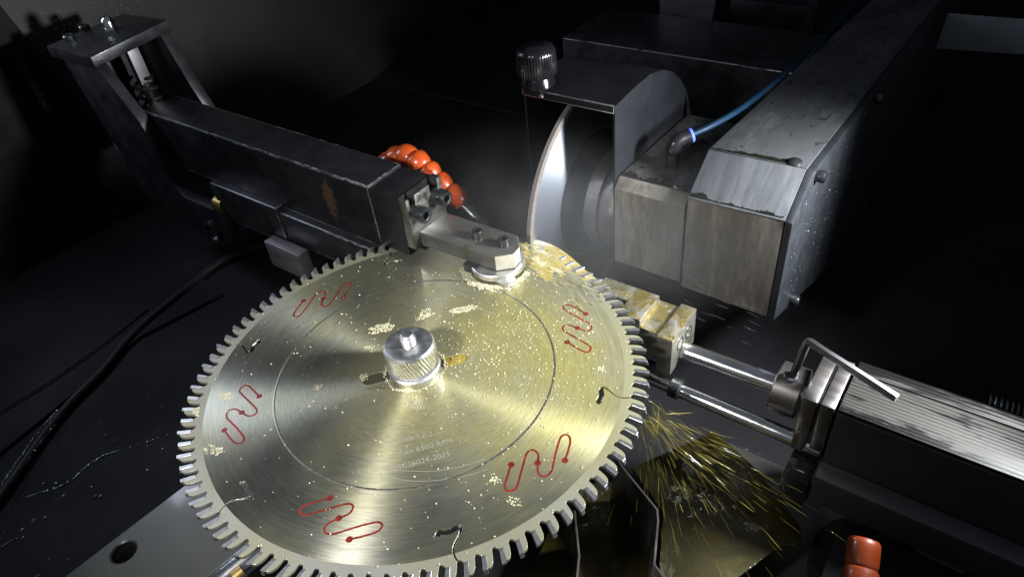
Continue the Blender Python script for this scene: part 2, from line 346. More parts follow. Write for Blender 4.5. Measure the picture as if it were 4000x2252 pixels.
def crpath(pts, n=5):
    p = [Vector(x) for x in pts]; out = []
    for i in range(len(p) - 1):
        a = p[i - 1] if i else p[i] * 2 - p[i + 1]; b = p[i]; c = p[i + 1]; d = p[i + 2] if i + 2 < len(p) else c * 2 - b
        for k in range(n):
            t_ = k / n
            out.append(0.5 * ((2 * b) + (c - a) * t_ + (2 * a - 5 * b + 4 * c - d) * t_ ** 2 + (3 * b - a - 3 * c + d) * t_ ** 3))
    return out + [p[-1]]
def sheetm(top, drop, thick=1.2):
    """a thin bent sheet standing under a 3-D top edge line"""
    bm = bmesh.new(); n = len(top); off = []
    for i in range(n):
        d = Vector(top[min(i + 1, n - 1)]) - Vector(top[max(i - 1, 0)]); nn = Vector((d.y, -d.x, 0)).normalized() * thick; off.append(nn)
    T0 = [bm.verts.new(Vector(p) * S) for p in top]; T1 = [bm.verts.new((Vector(p) + o) * S) for p, o in zip(top, off)]
    B0 = [bm.verts.new((Vector(p) + Vector(drop)) * S) for p in top]; B1 = [bm.verts.new((Vector(p) + o + Vector(drop)) * S) for p, o in zip(top, off)]
    for i in range(n - 1):
        bm.faces.new((T0[i], T0[i + 1], T1[i + 1], T1[i])); bm.faces.new((B0[i], B1[i], B1[i + 1], B0[i + 1]))
        bm.faces.new((T0[i], B0[i], B0[i + 1], T0[i + 1])); bm.faces.new((T1[i], T1[i + 1], B1[i + 1], B1[i]))
    bm.faces.new((T0[0], T1[0], B1[0], B0[0])); bm.faces.new((T0[-1], B0[-1], B1[-1], T1[-1]))
    return from_bm(bm, 'sheet', 0.25, 1)
def curve_mesh(loops, half, bev=0.0):
    cu = bpy.data.curves.new('tmp', 'CURVE'); cu.dimensions = '2D'; cu.fill_mode = 'BOTH'; cu.extrude = (half - bev) * S; cu.bevel_depth = bev * S; cu.bevel_resolution = 1; cu.offset = -bev * S
    for lp in loops:
        sp = cu.splines.new('POLY'); sp.points.add(len(lp) - 1); sp.use_cyclic_u = True
        for p, q in zip(sp.points, lp): p.co = (q[0] * S, q[1] * S, 0, 1)
    ob = bpy.data.objects.new('tmp', cu); C.objects.link(ob)
    me = bpy.data.meshes.new_from_object(ob.evaluated_get(bpy.context.evaluated_depsgraph_get()))
    C.objects.unlink(ob); bpy.data.objects.remove(ob); return me
def pol(r, deg): return (r * math.cos(math.radians(deg)), r * math.sin(math.radians(deg)))
def ribbonm(path2, w, z0, z1, dots=()):
    bm = bmesh.new(); n = len(path2); L = []; Rr = []
    for i in range(n):
        a = Vector(path2[max(i - 1, 0)]); b = Vector(path2[min(i + 1, n - 1)]); d = (b - a).normalized(); nn = Vector((-d.y, d.x)) * w / 2
        p = Vector(path2[i]); L.append((p + nn)); Rr.append((p - nn))
    def ring(z): return [bm.verts.new(Vector((q.x, q.y, z)) * S) for q in L], [bm.verts.new(Vector((q.x, q.y, z)) * S) for q in Rr]
    l0, r0 = ring(z0); l1, r1 = ring(z1)
    for i in range(n - 1):
        bm.faces.new((l1[i], r1[i], r1[i + 1], l1[i + 1])); bm.faces.new((l0[i], l0[i + 1], l1[i + 1], l1[i])); bm.faces.new((r0[i], r1[i], r1[i + 1], r0[i + 1]))
    bm.faces.new((l0[0], l1[0], r1[0], r0[0])); bm.faces.new((l0[-1], r0[-1], r1[-1], l1[-1]))
    for (x, y, rd) in dots:
        a = [bm.verts.new(Vector((x + rd * math.cos(2 * PI * k / 20), y + rd * math.sin(2 * PI * k / 20), z0)) * S) for k in range(20)]
        b = [bm.verts.new(Vector((x + rd * math.cos(2 * PI * k / 20), y + rd * math.sin(2 * PI * k / 20), z1 + 0.012)) * S) for k in range(20)]
        bm.faces.new(b)
        for k in range(20): bm.faces.new((a[k], a[(k + 1) % 20], b[(k + 1) % 20], b[k]))
    bmesh.ops.recalc_face_normals(bm, faces=bm.faces[:])
    me = bpy.data.meshes.new('ribbon'); bm.to_mesh(me); bm.free(); return me
def hexpoly(r, cx=0, cy=0, rot=0): return [(cx + r * math.cos(PI / 3 * k + rot), cy + r * math.sin(PI / 3 * k + rot)) for k in range(6)]

# socket cap screw: head with knurled side and a hexagon socket, along `axis` from `org`
def cap_screw(name, org, axis, rad, hgt, mat, parent, knurl=True, dome=False, fill=None):
    q = frame(axis); sg = 48
    fn = (lambda r, h, a, k: r * (1 + (0.035 if (int(round(a / (2 * PI) * sg)) % 2) else 0.0)) if k in (1, 2) else r) if knurl else None
    sock = rad * 0.52
    prof = [(rad * 0.98, 0), (rad, hgt * 0.06), (rad, hgt * 0.78), (rad * 0.88, hgt), (rad * 0.6, hgt), (sock, hgt * 0.97), (sock, hgt * 0.45), (0.01, hgt * 0.42)]
    def f2(r, h, a, k):
        if fn and k in (1, 2): return fn(r, h, a, k)
        if k in (5, 6):  # hexagonal socket
            m = (a % (PI / 3)) - PI / 6; return r * math.cos(PI / 6) / math.cos(m)
        return r
    return mk(name, lathem(prof, org, axis, sg, True, f2, 30), mat, parent)

# ================================================================== THE SETTING
fl = [(-900, -700), (700, -700), (700, 1300), (-900, 1300)]
prism('floor_tray', fl, 'z', -140, -136, 'tray_paint', None, 0, kind='structure')
prism('back_wall', [(-640, -136), (700, -136), (700, 700), (-640, 700)], 'v', 1000, 1006, 'black_paint', None, 0, kind='structure')
wl = prism('left_wall', [(130, -141), (998, -136), (998, 700), (-20, 700)], 'u', -646, -640, 'wall_paint', None, 0, kind='structure')
prism('left_wall_front', [(-700, -136), (141, -136), (-34, 700), (-700, 700)], 'u', -634, -630, 'guard_black', None, 0.3, kind='structure')
# sloping deck at the foot of the left wall, behind the arm
mk('sloped_deck', hexa([(-636, 560, -136), (-250, 560, -136), (-250, 990, -136), (-636, 990, -136), (-636, 562, -134), (-250, 562, -134), (-250, 990, -30), (-636, 990, -62)], 0), 'black_paint', None, kind='structure')
prism('tray_step', [(-640, -420), (-330, -420), (-372, -130), (-392, -30), (-372, 60), (-640, 90)], 'z', -136, -132.5, 'tray_paint', None, 0.6, kind='structure')

# ================================================================== MACHINE TABLE under the blade
tb = thing('machine_table', (-80, -170, -64), 'grey steel table plate with a round hole, under the lower left of the saw blade', 'table plate')
hole = [(-105 + 8.2 * math.cos(2 * PI * k / 40), -177.5 + 8.2 * math.sin(2 * PI * k / 40)) for k in range(40)]
me = curve_mesh([[(-127, -270), (-118.5, -170), (-112, -95), (-25, -60), (-30, -150), (-40, -270)], hole[::-1]], 5, 0.4)
o = mk('plate', me, 'table_steel', tb); o.location = (0, 0, -0.065)
o.matrix_parent_inverse = base_inv(tb)
lathe('hole_bush', [(8.6, -80), (8.6, -60.4), (7.9, -60.2), (7.4, -60.6), (7.2, -79)], (-105, -177.5, 0), 'dark_screw', tb)
# clamping cylinder under the rim
cy = thing('support_cylinder', (-30, -150, -60), 'shiny steel support rod with brass collar under the blade teeth at lower left', 'rod')
tube('rod_body', [(-35, -175, -58), (-22, -112, -52)], 7.5, 'chrome', cy, 32)
tube('brass_collar', [(-22.8, -150, -53), (-21.8, -144, -52.5)], 5.0, 'brass_old', cy, 24)

# ================================================================== SAW BLADE
blade = thing('saw_blade', (0, 0, -1.1), 'large round circular saw blade wet with yellow oil, lying flat, red wavy slots', 'saw blade')
NTOOTH = 96; PITCH = 360 / NTOOTH; PH = 2.5
SLOT = [(139.4, 0.45), (136.5, 0.0), (132.5, 0.0), (128.8, 0.9), (125.6, 2.2), (123.0, 2.95), (121.2, 2.6), (121.4, 1.4), (122.4, 0.0), (121.4, -1.6), (120.9, -2.5), (123.0, -3.0)]
slots = [20.3 + 60 * k for k in range(6)]
def slot_loop(base):
    pts = smoothpath([Vector(pol(r, base + d)).to_3d() for r, d in SLOT], 2)
    wv = []
    for i in range(len(pts)):
        d = (pts[min(i + 1, len(pts) - 1)] - pts[max(i - 1, 0)]).normalized(); wd = 0.7 + 1.7 * max(0, min(1, (i / len(pts) - 0.36) / 0.25))
        wv.append((pts[i], Vector((-d.y, d.x, 0)) * wd / 2 * 1.3))
    a = [(p + n)[:2] for p, n in wv]; b = [(p - n)[:2] for p, n in wv]
    return a, b
outer = []
for k in range(NTOOTH):
    b0 = PH + k * PITCH
    hit = [s for s in slots if abs((b0 - 0.35 + (-0.6) - s - 0.45 + 180) % 360 - 180) < PITCH / 2]
    # the gullet before the tooth, its seat for the carbide tip, then the back of the tooth
    g = [(142.0, -0.92), (140.2, -0.80), (139.25, -0.5)]
    outer += [pol(r, b0 + d) for r, d in g]
    if hit:
        s = hit[0]; a, b = slot_loop(s)
        # slot is walked inward along one lip and outward along the other
        ea, eb = (a, b) if math.atan2(a[0][1], a[0][0]) < math.atan2(b[0][1], b[0][0]) else (b, a)
        outer += list(ea) + list(reversed(eb))
    outer += [pol(r, b0 + d) for r, d in [(139.2, -0.05), (139.8, 0.35), (141.2, 0.62), (141.4, 1.5), (148.6, 0.95), (148.4, 1.5), (147.4, 2.05), (145.5, 2.45), (143.6, 2.66)]]
def oval(ra, rb, deg, wdt):
    c = Vector(pol((ra + rb) / 2, deg)); d = Vector(pol(1, deg)); nn = Vector((-d.y, d.x)); h = (rb - ra) / 2 - wdt / 2; out = []
    for k in range(16): a = -PI / 2 + PI * k / 15; out.append(tuple(c + d * (h + math.cos(a) * wdt / 2) + nn * math.sin(a) * wdt / 2))
    for k in range(16): a = PI / 2 + PI * k / 15; out.append(tuple(c + d * (-h + math.cos(a) * wdt / 2) + nn * math.sin(a) * wdt / 2))
    return out
me = curve_mesh([outer, oval(15.5, 34.5, 229, 9)[::-1], oval(15.5, 34.5, 48, 9)[::-1]], 1.1, 0.1)
mk('blade_disc', me, 'blade_steel', blade)
for (pa, pm, lb_) in ((48, 'pool_oil', 'yellow oil standing in the right pin hole'), (229, 'pool_dark', 'dark oil standing in the left pin hole')):
  pl = oval(15.7, 34.3, pa, 8.7)
  bm_ = bmesh.new(); f_ = bm_.faces.new([bm_.verts.new(Vector((x, y, 0.75)) * S) for x, y in pl]); bmesh.ops.recalc_face_normals(bm_, faces=[f_])
  me_ = bpy.data.meshes.new('pool'); bm_.to_mesh(me_); bm_.free()
  mk('oil_pool', me_, pm, blade, label=lb_)
# pressed ring in the body
lathe('tension_ring', [(90.3, 1.09), (90.5, 1.17), (91.0, 1.22), (91.5, 1.17), (91.7, 1.09)], (0, 0, 0), 'ring_groove', blade, segs=160, closed=False)
# carbide tips: two grinds, alternating
def tip_mesh(flip):
    P = [(141.3, 0.66), (141.45, 1.55), (148.9, 1.0), (150.0, 0.9), (150.0, -0.02), (149.6, -0.02)]
    bm = bmesh.new(); lo = []; hi = []
    for r_, d in P:
        x, y = pol(r_, d); outr = r_ > 149
        zl, zh = -1.6, 1.6
        lo.append(bm.verts.new(Vector((*pol(r_ - (0.9 if outr and flip else 0), d), zl)) * S)); hi.append(bm.verts.new(Vector((*pol(r_ - (0.9 if outr and not flip else 0), d), zh)) * S))
    n = len(P); bm.faces.new(lo[::-1]); bm.faces.new(hi)
    for i in range(n): bm.faces.new((lo[i], lo[(i + 1) % n], hi[(i + 1) % n], hi[i]))
    bmesh.ops.bevel(bm, geom=bm.edges[:], offset=0.12 * S, segments=1, affect='EDGES', clamp_overlap=True)
    bmesh.ops.recalc_face_normals(bm, faces=bm.faces[:])
    me = bpy.data.meshes.new('tip'); bm.to_mesh(me); bm.free(); me.materials.append(M['carbide']); return me
tips = [tip_mesh(False), tip_mesh(True)]
for k in range(NTOOTH):
    o = mk('tooth_tip', tips[k % 2], 'carbide', blade); o.rotation_euler.z = math.radians(PH + k * PITCH)
# red filled damping slots
RED = [(101.0, -6.0), (105.4, -9.1), (109.4, -11.5), (111.8, -12.2), (114.0, -11.9), (115.2, -10.4), (114.4, -9.2), (108.0, -5.0), (103.2, -1.2), (101.8, 0.4), (101.8, 1.9), (103.6, 2.7), (107.2, 2.3), (111.0, 0.0),
       (114.8, -2.0), (118.2, -2.4), (120.3, -1.4), (120.4, 0.2), (119.0, 1.7), (114.4, 5.8), (111.4, 9.8), (110.8, 11.5), (112.2, 12.8), (114.8, 12.6), (117.2, 11.0), (119.4, 8.2), (121.6, 5.3)]
red = [tuple(p[:2]) for p in crpath([Vector(pol(r_, d)).to_3d() for r_, d in RED], 5)]
rme = ribbonm(red, 1.25, 0.9, 1.118, [(*pol(101.0, -6.0), 1.9), (*pol(111.0, 0), 1.9), (*pol(121.6, 5.3), 1.9)]); rme.materials.append(M['red_resin'])
for k in (0, 1, 2, 4, 5):     # the sixth lies hidden under the finger and the froth
    o = mk('damping_slot', rme, 'red_resin', blade); o.rotation_euler.z = math.radians(290.2 + 60 * k)
# lettering etched on the disc
def text(body, at, ang, size, z, mat, parent, name='etched_lettering'):
    cu = bpy.data.curves.new('t', 'FONT'); cu.body = body; cu.size = size * S; cu.extrude = 0.01 * S; cu.offset = -0.0 * S
    ob = bpy.data.objects.new('t', cu); C.objects.link(ob)
    me = bpy.data.meshes.new_from_object(ob.evaluated_get(bpy.context.evaluated_depsgraph_get())); C.objects.unlink(ob); bpy.data.objects.remove(ob)
    me.transform(Matrix.Translation(Vector((at[0], at[1], z)) * S) @ Matrix.Rotation(math.radians(ang), 4, 'Z'))
    return mk(name, me, mat, parent)
text('Ø300x3,2/2,2', (28.5, -53.5), 46.5, 5.2, 1.125, 'etched', blade)
text('n max 6500 RPM', (35.5, -59.8), 48, 5.2, 1.125, 'etched', blade)
text('25036024-2025', (43.0, -66.0), 50, 5.2, 1.125, 'etched', blade)
arc = lambda P_: [tuple(p[:2]) for p in smoothpath([Vector(pol(r_, d)).to_3d() for r_, d in P_], 3)]
mk('etched_arrow', ribbonm(arc([(75.0, -60.5), (79.5, -58.8), (77.6, -57.6), (80.5, -48), (84.2, -37.4), (87.0, -27), (88.4, -21.2)]), 0.35, 1.0, 1.125), 'etched', blade)
mk('etched_arrow', ribbonm(arc([(80.0, -62.6), (84.6, -60.4), (82.6, -59.2), (86.5, -50), (89.4, -41), (93.2, -30), (95.2, -22.7)]), 0.35, 1.0, 1.125), 'etched', blade)

# ================================================================== ARBOR AND KNURLED NUT
arb = thing('arbor', (0, 0, 1.1), 'steel arbor with flanged washer and threaded stud through the middle of the blade', 'arbor')
lathe('flange', [(16.9, 1.15), (17.1, 2.0), (17.0, 4.6), (16.2, 5.6), (14.6, 5.9), (14.2, 5.2), (13.6, 5.0), (13.2, 9.5)], (0, 0, 0), 'bright_steel', arb, segs=72)
prof = [(4.4, 8)] + [(r_, 10 + i * 0.8) for i, r_ in enumerate([4.95, 4.0] * 13)] + [(4.2, 31.2), (3.2, 32.0)]
lathe('threaded_stud', prof, (0.3, 0.5, 0), 'bright_steel', arb, segs=32, ang=30)
nut = thing('knurled_nut', (0, 0, 8), 'round silver knurled nut screwed on the stud at the blade centre', 'nut')
def kn(r_, h, a, k):
    if 2 <= k <= 10: return r_ + 0.75 * (1 - abs(((a * 46 / (2 * PI) + h * 0.16) % 1.0) * 2 - 1))
    return r_
prof = [(13.0, 8.2), (16.0, 8.4)] + [(15.9, 9.2 + i * 1.55) for i in range(9)] + [(16.3, 22.4), (15.4, 24.2), (14.9, 24.4), (6.2, 24.4), (5.2, 23.9), (4.9, 22)]
lathe('nut_body', prof, (0, 0, 0), 'bright_steel', nut, segs=368, fn=kn, ang=28)

# ================================================================== HOLD-DOWN ARM
arm = thing('hold_down_beam', (-230, 112, -12), 'long black painted rectangular steel beam reaching over the blade from the upper left', 'beam')
box('beam', -440, -118.4, 91.5, 130.5, -2, 55.5, 'arm_paint', arm, 1.6, edge='glint_edge')
box('end_block', -117.6, -87, 91.2, 130.8, 0, 53.4, 'arm_paint', arm, 1.0)
rail = thing('arm_guide_rail', (-250, 95, -30), 'dark steel guide bar running below the black arm, bright along its upper edge', 'guide bar')
box('rail_plate', -345, -244, 83, 100, -38, 2.2, 'black_steel', rail, 1.4, edge='glint_edge')
box('rail_bar', -243.4, -112, 84.5, 106, -34, -2.4, 'black_steel', rail, 1.4, edge='glint_edge')
box('stop_block', -262, -213, 70, 82, -59, -31, 'beam_steel', rail, 1.2)
lathe('roller', [(9, 0), (9.6, 0.8), (9.6, 13), (9, 13.8)], (-352, 88, -26), 'brass_old', rail, axis=(1, 0, 0.05), segs=32)

# bracket with two slots, its finger, bolts and pressure pad
brk = thing('finger_bracket', (-40, 114, 4), 'grey steel angle bracket with a flat finger bolted to the end of the black arm', 'bracket')
br = [(91.3, 9.5), (131.5, 9.5), (131.5, 54.6), (126.6, 54.6), (126.6, 36), (117.6, 36), (117.6, 54.2), (100.6, 54.2), (100.6, 36), (94.6, 36), (94.6, 54.2), (91.3, 54.2)]
sp_ = prism('slotted_plate', br, 'u', -86.6, -78.2, 'ground_steel', brk, 0.5)
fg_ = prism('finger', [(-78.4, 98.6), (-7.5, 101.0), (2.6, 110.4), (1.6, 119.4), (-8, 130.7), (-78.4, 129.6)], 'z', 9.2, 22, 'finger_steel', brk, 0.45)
fg_.data.materials.append(M['lit_milled_end'])
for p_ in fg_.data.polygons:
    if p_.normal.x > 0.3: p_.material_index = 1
for (u_, v_) in ((-34.2, 115.2), (-10.4, 116.6)):
    cap_screw('socket_screw', (u_, v_, 21.5), (0, 0, 1), 4.5, 6.6, 'dark_screw', fg_)
for (v_, z_) in ((97.6, 41.4), (122.2, 42.2)):
    cap_screw('socket_bolt', (-78.4, v_, z_), (1, 0, 0), 6.5, 12.5, 'dark_screw', sp_, knurl=False)
pad = thing('pressure_pad', (-14, 112, 1.2), 'round bright steel pressure pad under the finger tip, pressing on the blade', 'pad')
lathe('pad_disc', [(20.0, 3.4), (20.6, 4.0), (20.6, 8.0), (20.0, 8.6)], (-15.5, 113, 0), 'bright_steel', pad, segs=72)
box('foot', -6, 6, 96, 106, 1.15, 4.2, 'bright_steel', pad, 0.5)
box('rear_foot', -36, -22, 96, 116, 1.15, 8.8, 'dark_screw', pad, 1.2)

# ================================================================== COLUMN AT THE ARM'S FAR END
col = thing('arm_column', (-490, 120, -30), 'dark steel column of two bent side plates under a thick square top plate', 'column')
mk('top_plate', hexa([(-549, 77, 99.5), (-458, 77, 101), (-458, 164, 108), (-549, 164, 104), (-549, 77, 110), (-458, 77, 111.6), (-458, 164, 118.6), (-549, 164, 114.5)], 0.8), 'ground_dark' if 'ground_dark' in M else 'black_steel', col)
side = [(-530, 101), (-460, 101), (-425, 52), (-417, 24), (-421, -4), (-416, -19), (-402, -28.5), (-343, -29.3), (-336, -40), (-340, -62), (-372, -84), (-398, -78), (-430, -66), (-488, -62), (-504, -15)]
prism('side_plate', side, 'v', 79, 90, 'black_steel', col, 0.7)
sidef = [(-532, 103.5), (-460, 107.5), (-440, 55), (-428, 33), (-427, 0), (-500, -20), (-510, 0)]
prism('side_plate', sidef, 'v', 151, 162, 'black_steel', col, 0.7)
box('gap_dark_plate', -534, -526, 90.2, 150.8, -20, 103, 'black_steel', col, 0.5)  # plate added so the gap between the side plates stays dark
lathe('pivot_ring', [(12.5, 0), (13, 0.8), (13, 3), (10.5, 3.4), (8.6, 3), (8.6, 1), (0.1, 0.9)], (-372, 79.2, -62), 'dark_screw', col, axis=(0, -1, 0), segs=36)
tr = thing('tension_rod', (-490, 130, 20), 'flat grey steel rod with a black coil spring hanging inside the dark column', 'rod')
box('flat_rod', -494, -486, 124, 136.5, 60, 104, 'beam_steel', tr, 0.7)
lathe('spring_core', [(5, -10), (5, 62)], (-490, 129, 0), 'dark_screw', tr, segs=24)
tube('coil_spring', [(-490 + 9.5 * math.cos(a), 129 + 9.5 * math.sin(a), 66 - a * 1.75) for a in [i * 0.26 for i in range(165)]], 1.7, 'dark_screw', tr, 8)
cn = thing('cap_nut', (-502, 124, 115), 'small shiny domed cap nut on top of the dark column plate', 'nut')
prism('hex_base', hexpoly(7.4, -502, 125), 'z', 113.2, 119.5, 'chrome', cn, 0.6)
lathe('dome', [(6.2, 119.5), (6.2, 124), (5.4, 127), (3.6, 129.3), (1.2, 130.4), (0.05, 130.5)], (-502, 125, 0), 'chrome', cn, segs=32)
for (u_, v_, g_) in ((-535, 96, 'nearest the left corner'), (-544, 118, 'in the middle of the rear edge'), (-540, 140, 'nearest the far corner')):
    s_ = thing('plate_screw', (u_, v_, 111), 'black socket screw on the column top plate, ' + g_, 'screw', 'screws on the column top plate')
    cap_screw('screw_head', (u_, v_, 110.5 + (v_ - 77) * 0.06), (0, 0, 1), 5.5, 5.5, 'dark_screw', s_)

cbl = thing('floor_cable', (-480, 20, -130), 'thick black hose curving over the dark tray left of the blade', 'hose')
tube('hose_line', crpath([(-380, 190, -131.6), (-403, 145, -131.6), (-424, 93, -131.6), (-414, 31, -131.6), (-402, -27, -131.6), (-378, -77, -131.6), (-364, -118, -131.6), (-347, -151, -131.6), (-330, -177, -131.6), (-315, -201, -131.6), (-290, -245, -131.6)], 8), 4.0, 'cable_rubber', cbl, 16)
cbl = thing('floor_cable', (-380, -60, -130), 'thin black cable lying on the tray beside the thick black hose', 'hose')
tube('cable_line', crpath([(-412, -230, -130), (-413, -162, -130), (-411, -134, -130), (-410, -112, -130), (-412, -82, -130), (-414, -53, -130), (-424, 0, -131)], 8), 1.0, 'cable_rubber', cbl, 12)

# ================================================================== ORANGE COOLANT HOSE behind the arm
def hose(path, rad, label, mat='orange_plastic'):
    h = thing('coolant_hose', path[0], label, 'coolant hose')
    for a, b in zip(path, path[1:]):
        a = Vector(a); b = Vector(b); d = b - a; L_ = d.length; d.normalize(); p = []
        for t_, k_ in ((-0.12, 0.60), (-0.04, 0.78), (0.05, 0.95), (0.18, 1.04), (0.4, 1.06), (0.62, 1.0), (0.8, 0.90), (0.93, 0.80), (0.98, 0.72), (1.05, 0.55)):
            p.append((rad * k_, t_ * L_))
        lathe('hose_segment', p, a, mat, h, axis=d, segs=28, ang=60)
    return h
hs = hose([(-172, 158, 26), (-158, 158, 36), (-146, 158, 43), (-131, 157, 44), (-119, 156, 38), (-109, 156, 30), (-97, 156, 22), (-82, 156, 13)], 9.6, 'segmented orange plastic coolant hose curving down behind the end of the arm')
tube('nozzle', [(-84, 156, 13.5), (-68, 155, 3), (-58, 154, -3)], [6.5, 5.0, 3.6], 'dark_screw', hs, 20)

# ================================================================== GRINDING WHEEL, GUARD AND SPINDLE
wh = thing('grinding_wheel', (-12, 248.5, -6), 'thin grinding wheel with brown abrasive rim and polished body, meeting the blade teeth', 'grinding wheel')
lathe('wheel_body', [(56, -1.4), (96.6, -1.4), (96.9, -1.1), (96.9, 1.1), (96.6, 1.4), (57, 1.5), (56, 0.8), (56, -1.4)], (-12, 248.5, -6.3), 'wheel_metal', wh, axis=(1, 0, 0), segs=160, closed=False)
lathe('wheel_web', [(30, -7), (55.9, -3.5), (55.9, -1.5), (30, -4)], (-12, 248.5, -6.3), 'black_steel', wh, axis=(1, 0, 0), segs=96)
lathe('abrasive_rim', [(96.9, -2.0), (100.4, -2.0), (100.9, -1.6), (100.9, 1.8), (100.5, 2.2), (96.9, 2.2), (96.9, -2.0)], (-12, 248.5, -6.3), 'abrasive', wh, axis=(1, 0, 0), segs=160, closed=False)
hb = thing('wheel_hub', (15, 248.5, -6), 'round worn steel hub between the grinding wheel and the spindle block', 'hub')
lathe('hub_flange', [(30, -10.5), (41, -10.5), (41.8, -9.6), (41.8, 1.2), (41, 2)], (12, 248.5, -6.3), 'collar_steel', hb, axis=(1, 0, 0), segs=96)
lathe('hub_ring', [(38, 2), (38, 4), (41.2, 4.2), (41.6, 5), (41.6, 19), (41, 20.5)], (12, 248.5, -6.3), 'collar_steel', hb, axis=(1, 0, 0), segs=96)

gd = thing('wheel_guard', (-5, 270, 0), 'black sheet-metal guard box with a rounded back over the grinding wheel', 'guard')
GP = [(204, -70), (204, 101.6), (233, 104), (258, 104.4)]
for k in range(1, 13):
    a = math.radians(83 - k * 11.5); GP.append((250 + 105 * math.cos(a) * 0.92, 0.0 + 104.5 * math.sin(a)))
GP.append((345, -70))
prism('right_cheek', GP, 'u', 32.2, 34.0, 'guard_paint', gd, 0.2)
prism('left_cheek', GP, 'u', -46, -44.2, 'guard_black', gd, 0.2)
bm = bmesh.new(); shell = GP[1:-1]
for (z_off, flip) in ((0, 1), (-1.8, -1)):
    A = []; B = []
    for (v_, z_) in shell:
        d = Vector((v_ - 262, z_ + 20)).normalized() * z_off
        A.append(bm.verts.new(Vector((-44.2, v_ + d.x, z_ + d.y)) * S)); B.append(bm.verts.new(Vector((32.2, v_ + d.x, z_ + d.y)) * S))
    for i in range(len(shell) - 1): bm.faces.new((A[i], B[i], B[i + 1], A[i + 1]))
    if flip == 1: fA, fB = A, B
    else: bm.faces.new((fA[0], A[0], B[0], fB[0])); bm.faces.new((fA[-1], fB[-1], B[-1], A[-1]))
mk('top_cover', from_bm(bm, 'cover'), 'guard_black', gd)
flp = box('front_lip', -46, 34.0, 202.4, 204.2, 96.5, 102.6, 'guard_black', gd, 0.6, edge='glint_edge')
lathe('lip_rivet', [(2.4, 0), (2.2, 0.8), (1.2, 1.3)], (-28, 202.4, 99.2), 'chrome', flp, axis=(0, -1, 0), segs=20)
kb = thing('guard_knob', (-38, 212, 101), 'black ribbed round knob standing on the left corner of the wheel guard', 'knob')
lathe('knob_neck', [(13, 102.2), (13.5, 103), (12.4, 107.5), (11, 111)], (-38, 213, 0), 'knob_black', kb, segs=36)
rib = lambda r_, h, a, k: r_ + (0.55 * (1 - abs(((a * 44 / (2 * PI)) % 1.0) * 2 - 1)) if 1 <= k <= 3 else 0)
lathe('knob_head', [(13.6, 110.4), (14.6, 111.4), (14.7, 118), (14.7, 126.5), (14.2, 129.6), (12.5, 132), (6, 133), (0.1, 133.1)], (-38, 213, 0), 'knob_black', kb, segs=176, fn=rib, ang=50)

blk = thing('spindle_block', (64, 240, -32), 'stained brown-grey steel spindle block between the wheel guard and the housing', 'spindle block')
prism('block_body', [(200.5, -33), (200.5, 36.5), (208, 43.5), (330, 40), (330, -33)], 'u', 35.2, 93.0, 'block_face', blk, 0.8)
btf = mk('block_top_face', hexa([(36.2, 208.6, 43.3), (92, 208.6, 43.3), (92, 329, 40.0), (36.2, 329, 40.0), (36.2, 208.6, 44.0), (92, 208.6, 44.0), (92, 329, 40.6), (36.2, 329, 40.6)], 0.2), 'block_top', blk)
ft = thing('elbow_fitting', (66, 238, 44), 'black push-in elbow fitting screwed into the top of the spindle block', 'pipe fitting')
prism('hex_base', hexpoly(5.4, 64.5, 238.5, 0.3), 'z', 43.9, 54.5, 'black_steel', ft, 0.5)
el = smoothpath([(64.5, 238.5, 54), (64.6, 238.5, 61.5), (67, 241.5, 65), (73, 247.5, 67)], 3)
elb = tube('elbow_body', el, [5.0 + 1.2 * math.sin(PI * min(1, i / (len(el) - 1) * 1.3)) * 0.6 for i in range(len(el))], 'black_paint', ft, 24)
lathe('release_ring', [(5.0, 0), (5.6, 0.5), (5.6, 2.0), (4.9, 2.5), (3.6, 2.5)], (73, 247.5, 67), 'blue_ring', elb, axis=(6, 6, 2), segs=28)
at_ = thing('air_tube', (75, 250, 67), 'thin blue plastic air tube running back from the elbow fitting', 'tube')
tube('tube_line', smoothpath([(74, 248.6, 67.4), (84, 263, 70.5), (94, 300, 71), (101, 380, 71), (105, 480, 71), (106, 640, 70)], 3), 2.4, 'blue_tube', at_, 16)

hz = thing('grinder_housing', (130, 300, -38), 'large steel housing with a sloping front cover, right of the spindle block', 'housing')
zl = lambda v_: 65.5 - 0.102 * (v_ - 240); zr = lambda v_: 73.5 - 0.062 * (v_ - 225)
mk('front_face', hexa([(95, 200, -36), (163, 200, -38), (163, 203, -38), (95, 203, -36), (95, 200, 45), (163, 200, 46.5), (163, 203, 46.5), (95, 203, 45)], 0.3), 'block_face', hz)
bvc = mk('bevel_cover', hexa([(95, 200.6, 44.4), (163.4, 200.6, 46.0), (163.4, 232, 67.5), (95, 232, 66.0), (95, 199.4, 46.0), (163.4, 199.4, 47.8), (163.4, 231, 70.4), (95, 231, 68.8)], 0.5), 'cover_steel', hz)
tpc = mk('top_cover', hexa([(95, 232.2, 65), (163.4, 232.2, 66), (163.4, 900, 22), (95, 900, 10), (95, 231.6, 69.0), (163.4, 231.6, 70.6), (163.4, 900, 28), (95, 900, 15)], 0.4), 'cover_top', hz)
sp = [(199.6, -39), (199.6, 47.0), (231, 69.6), (900, 27.2), (900, -134), (420, -134), (300, -80)]
spn = prism('side_panel', sp, 'u', 163.8, 168.6, 'side_panel', hz, 0.5)
mk('inner_side', boxm(95.2, 97, 204, 760, -34, 15, 0), 'black_steel', hz)
prism('bottom_plate', [(96, 204), (163, 204), (163, 700), (96, 700)], 'z', -37.5, -35, 'black_steel', hz, 0.2)
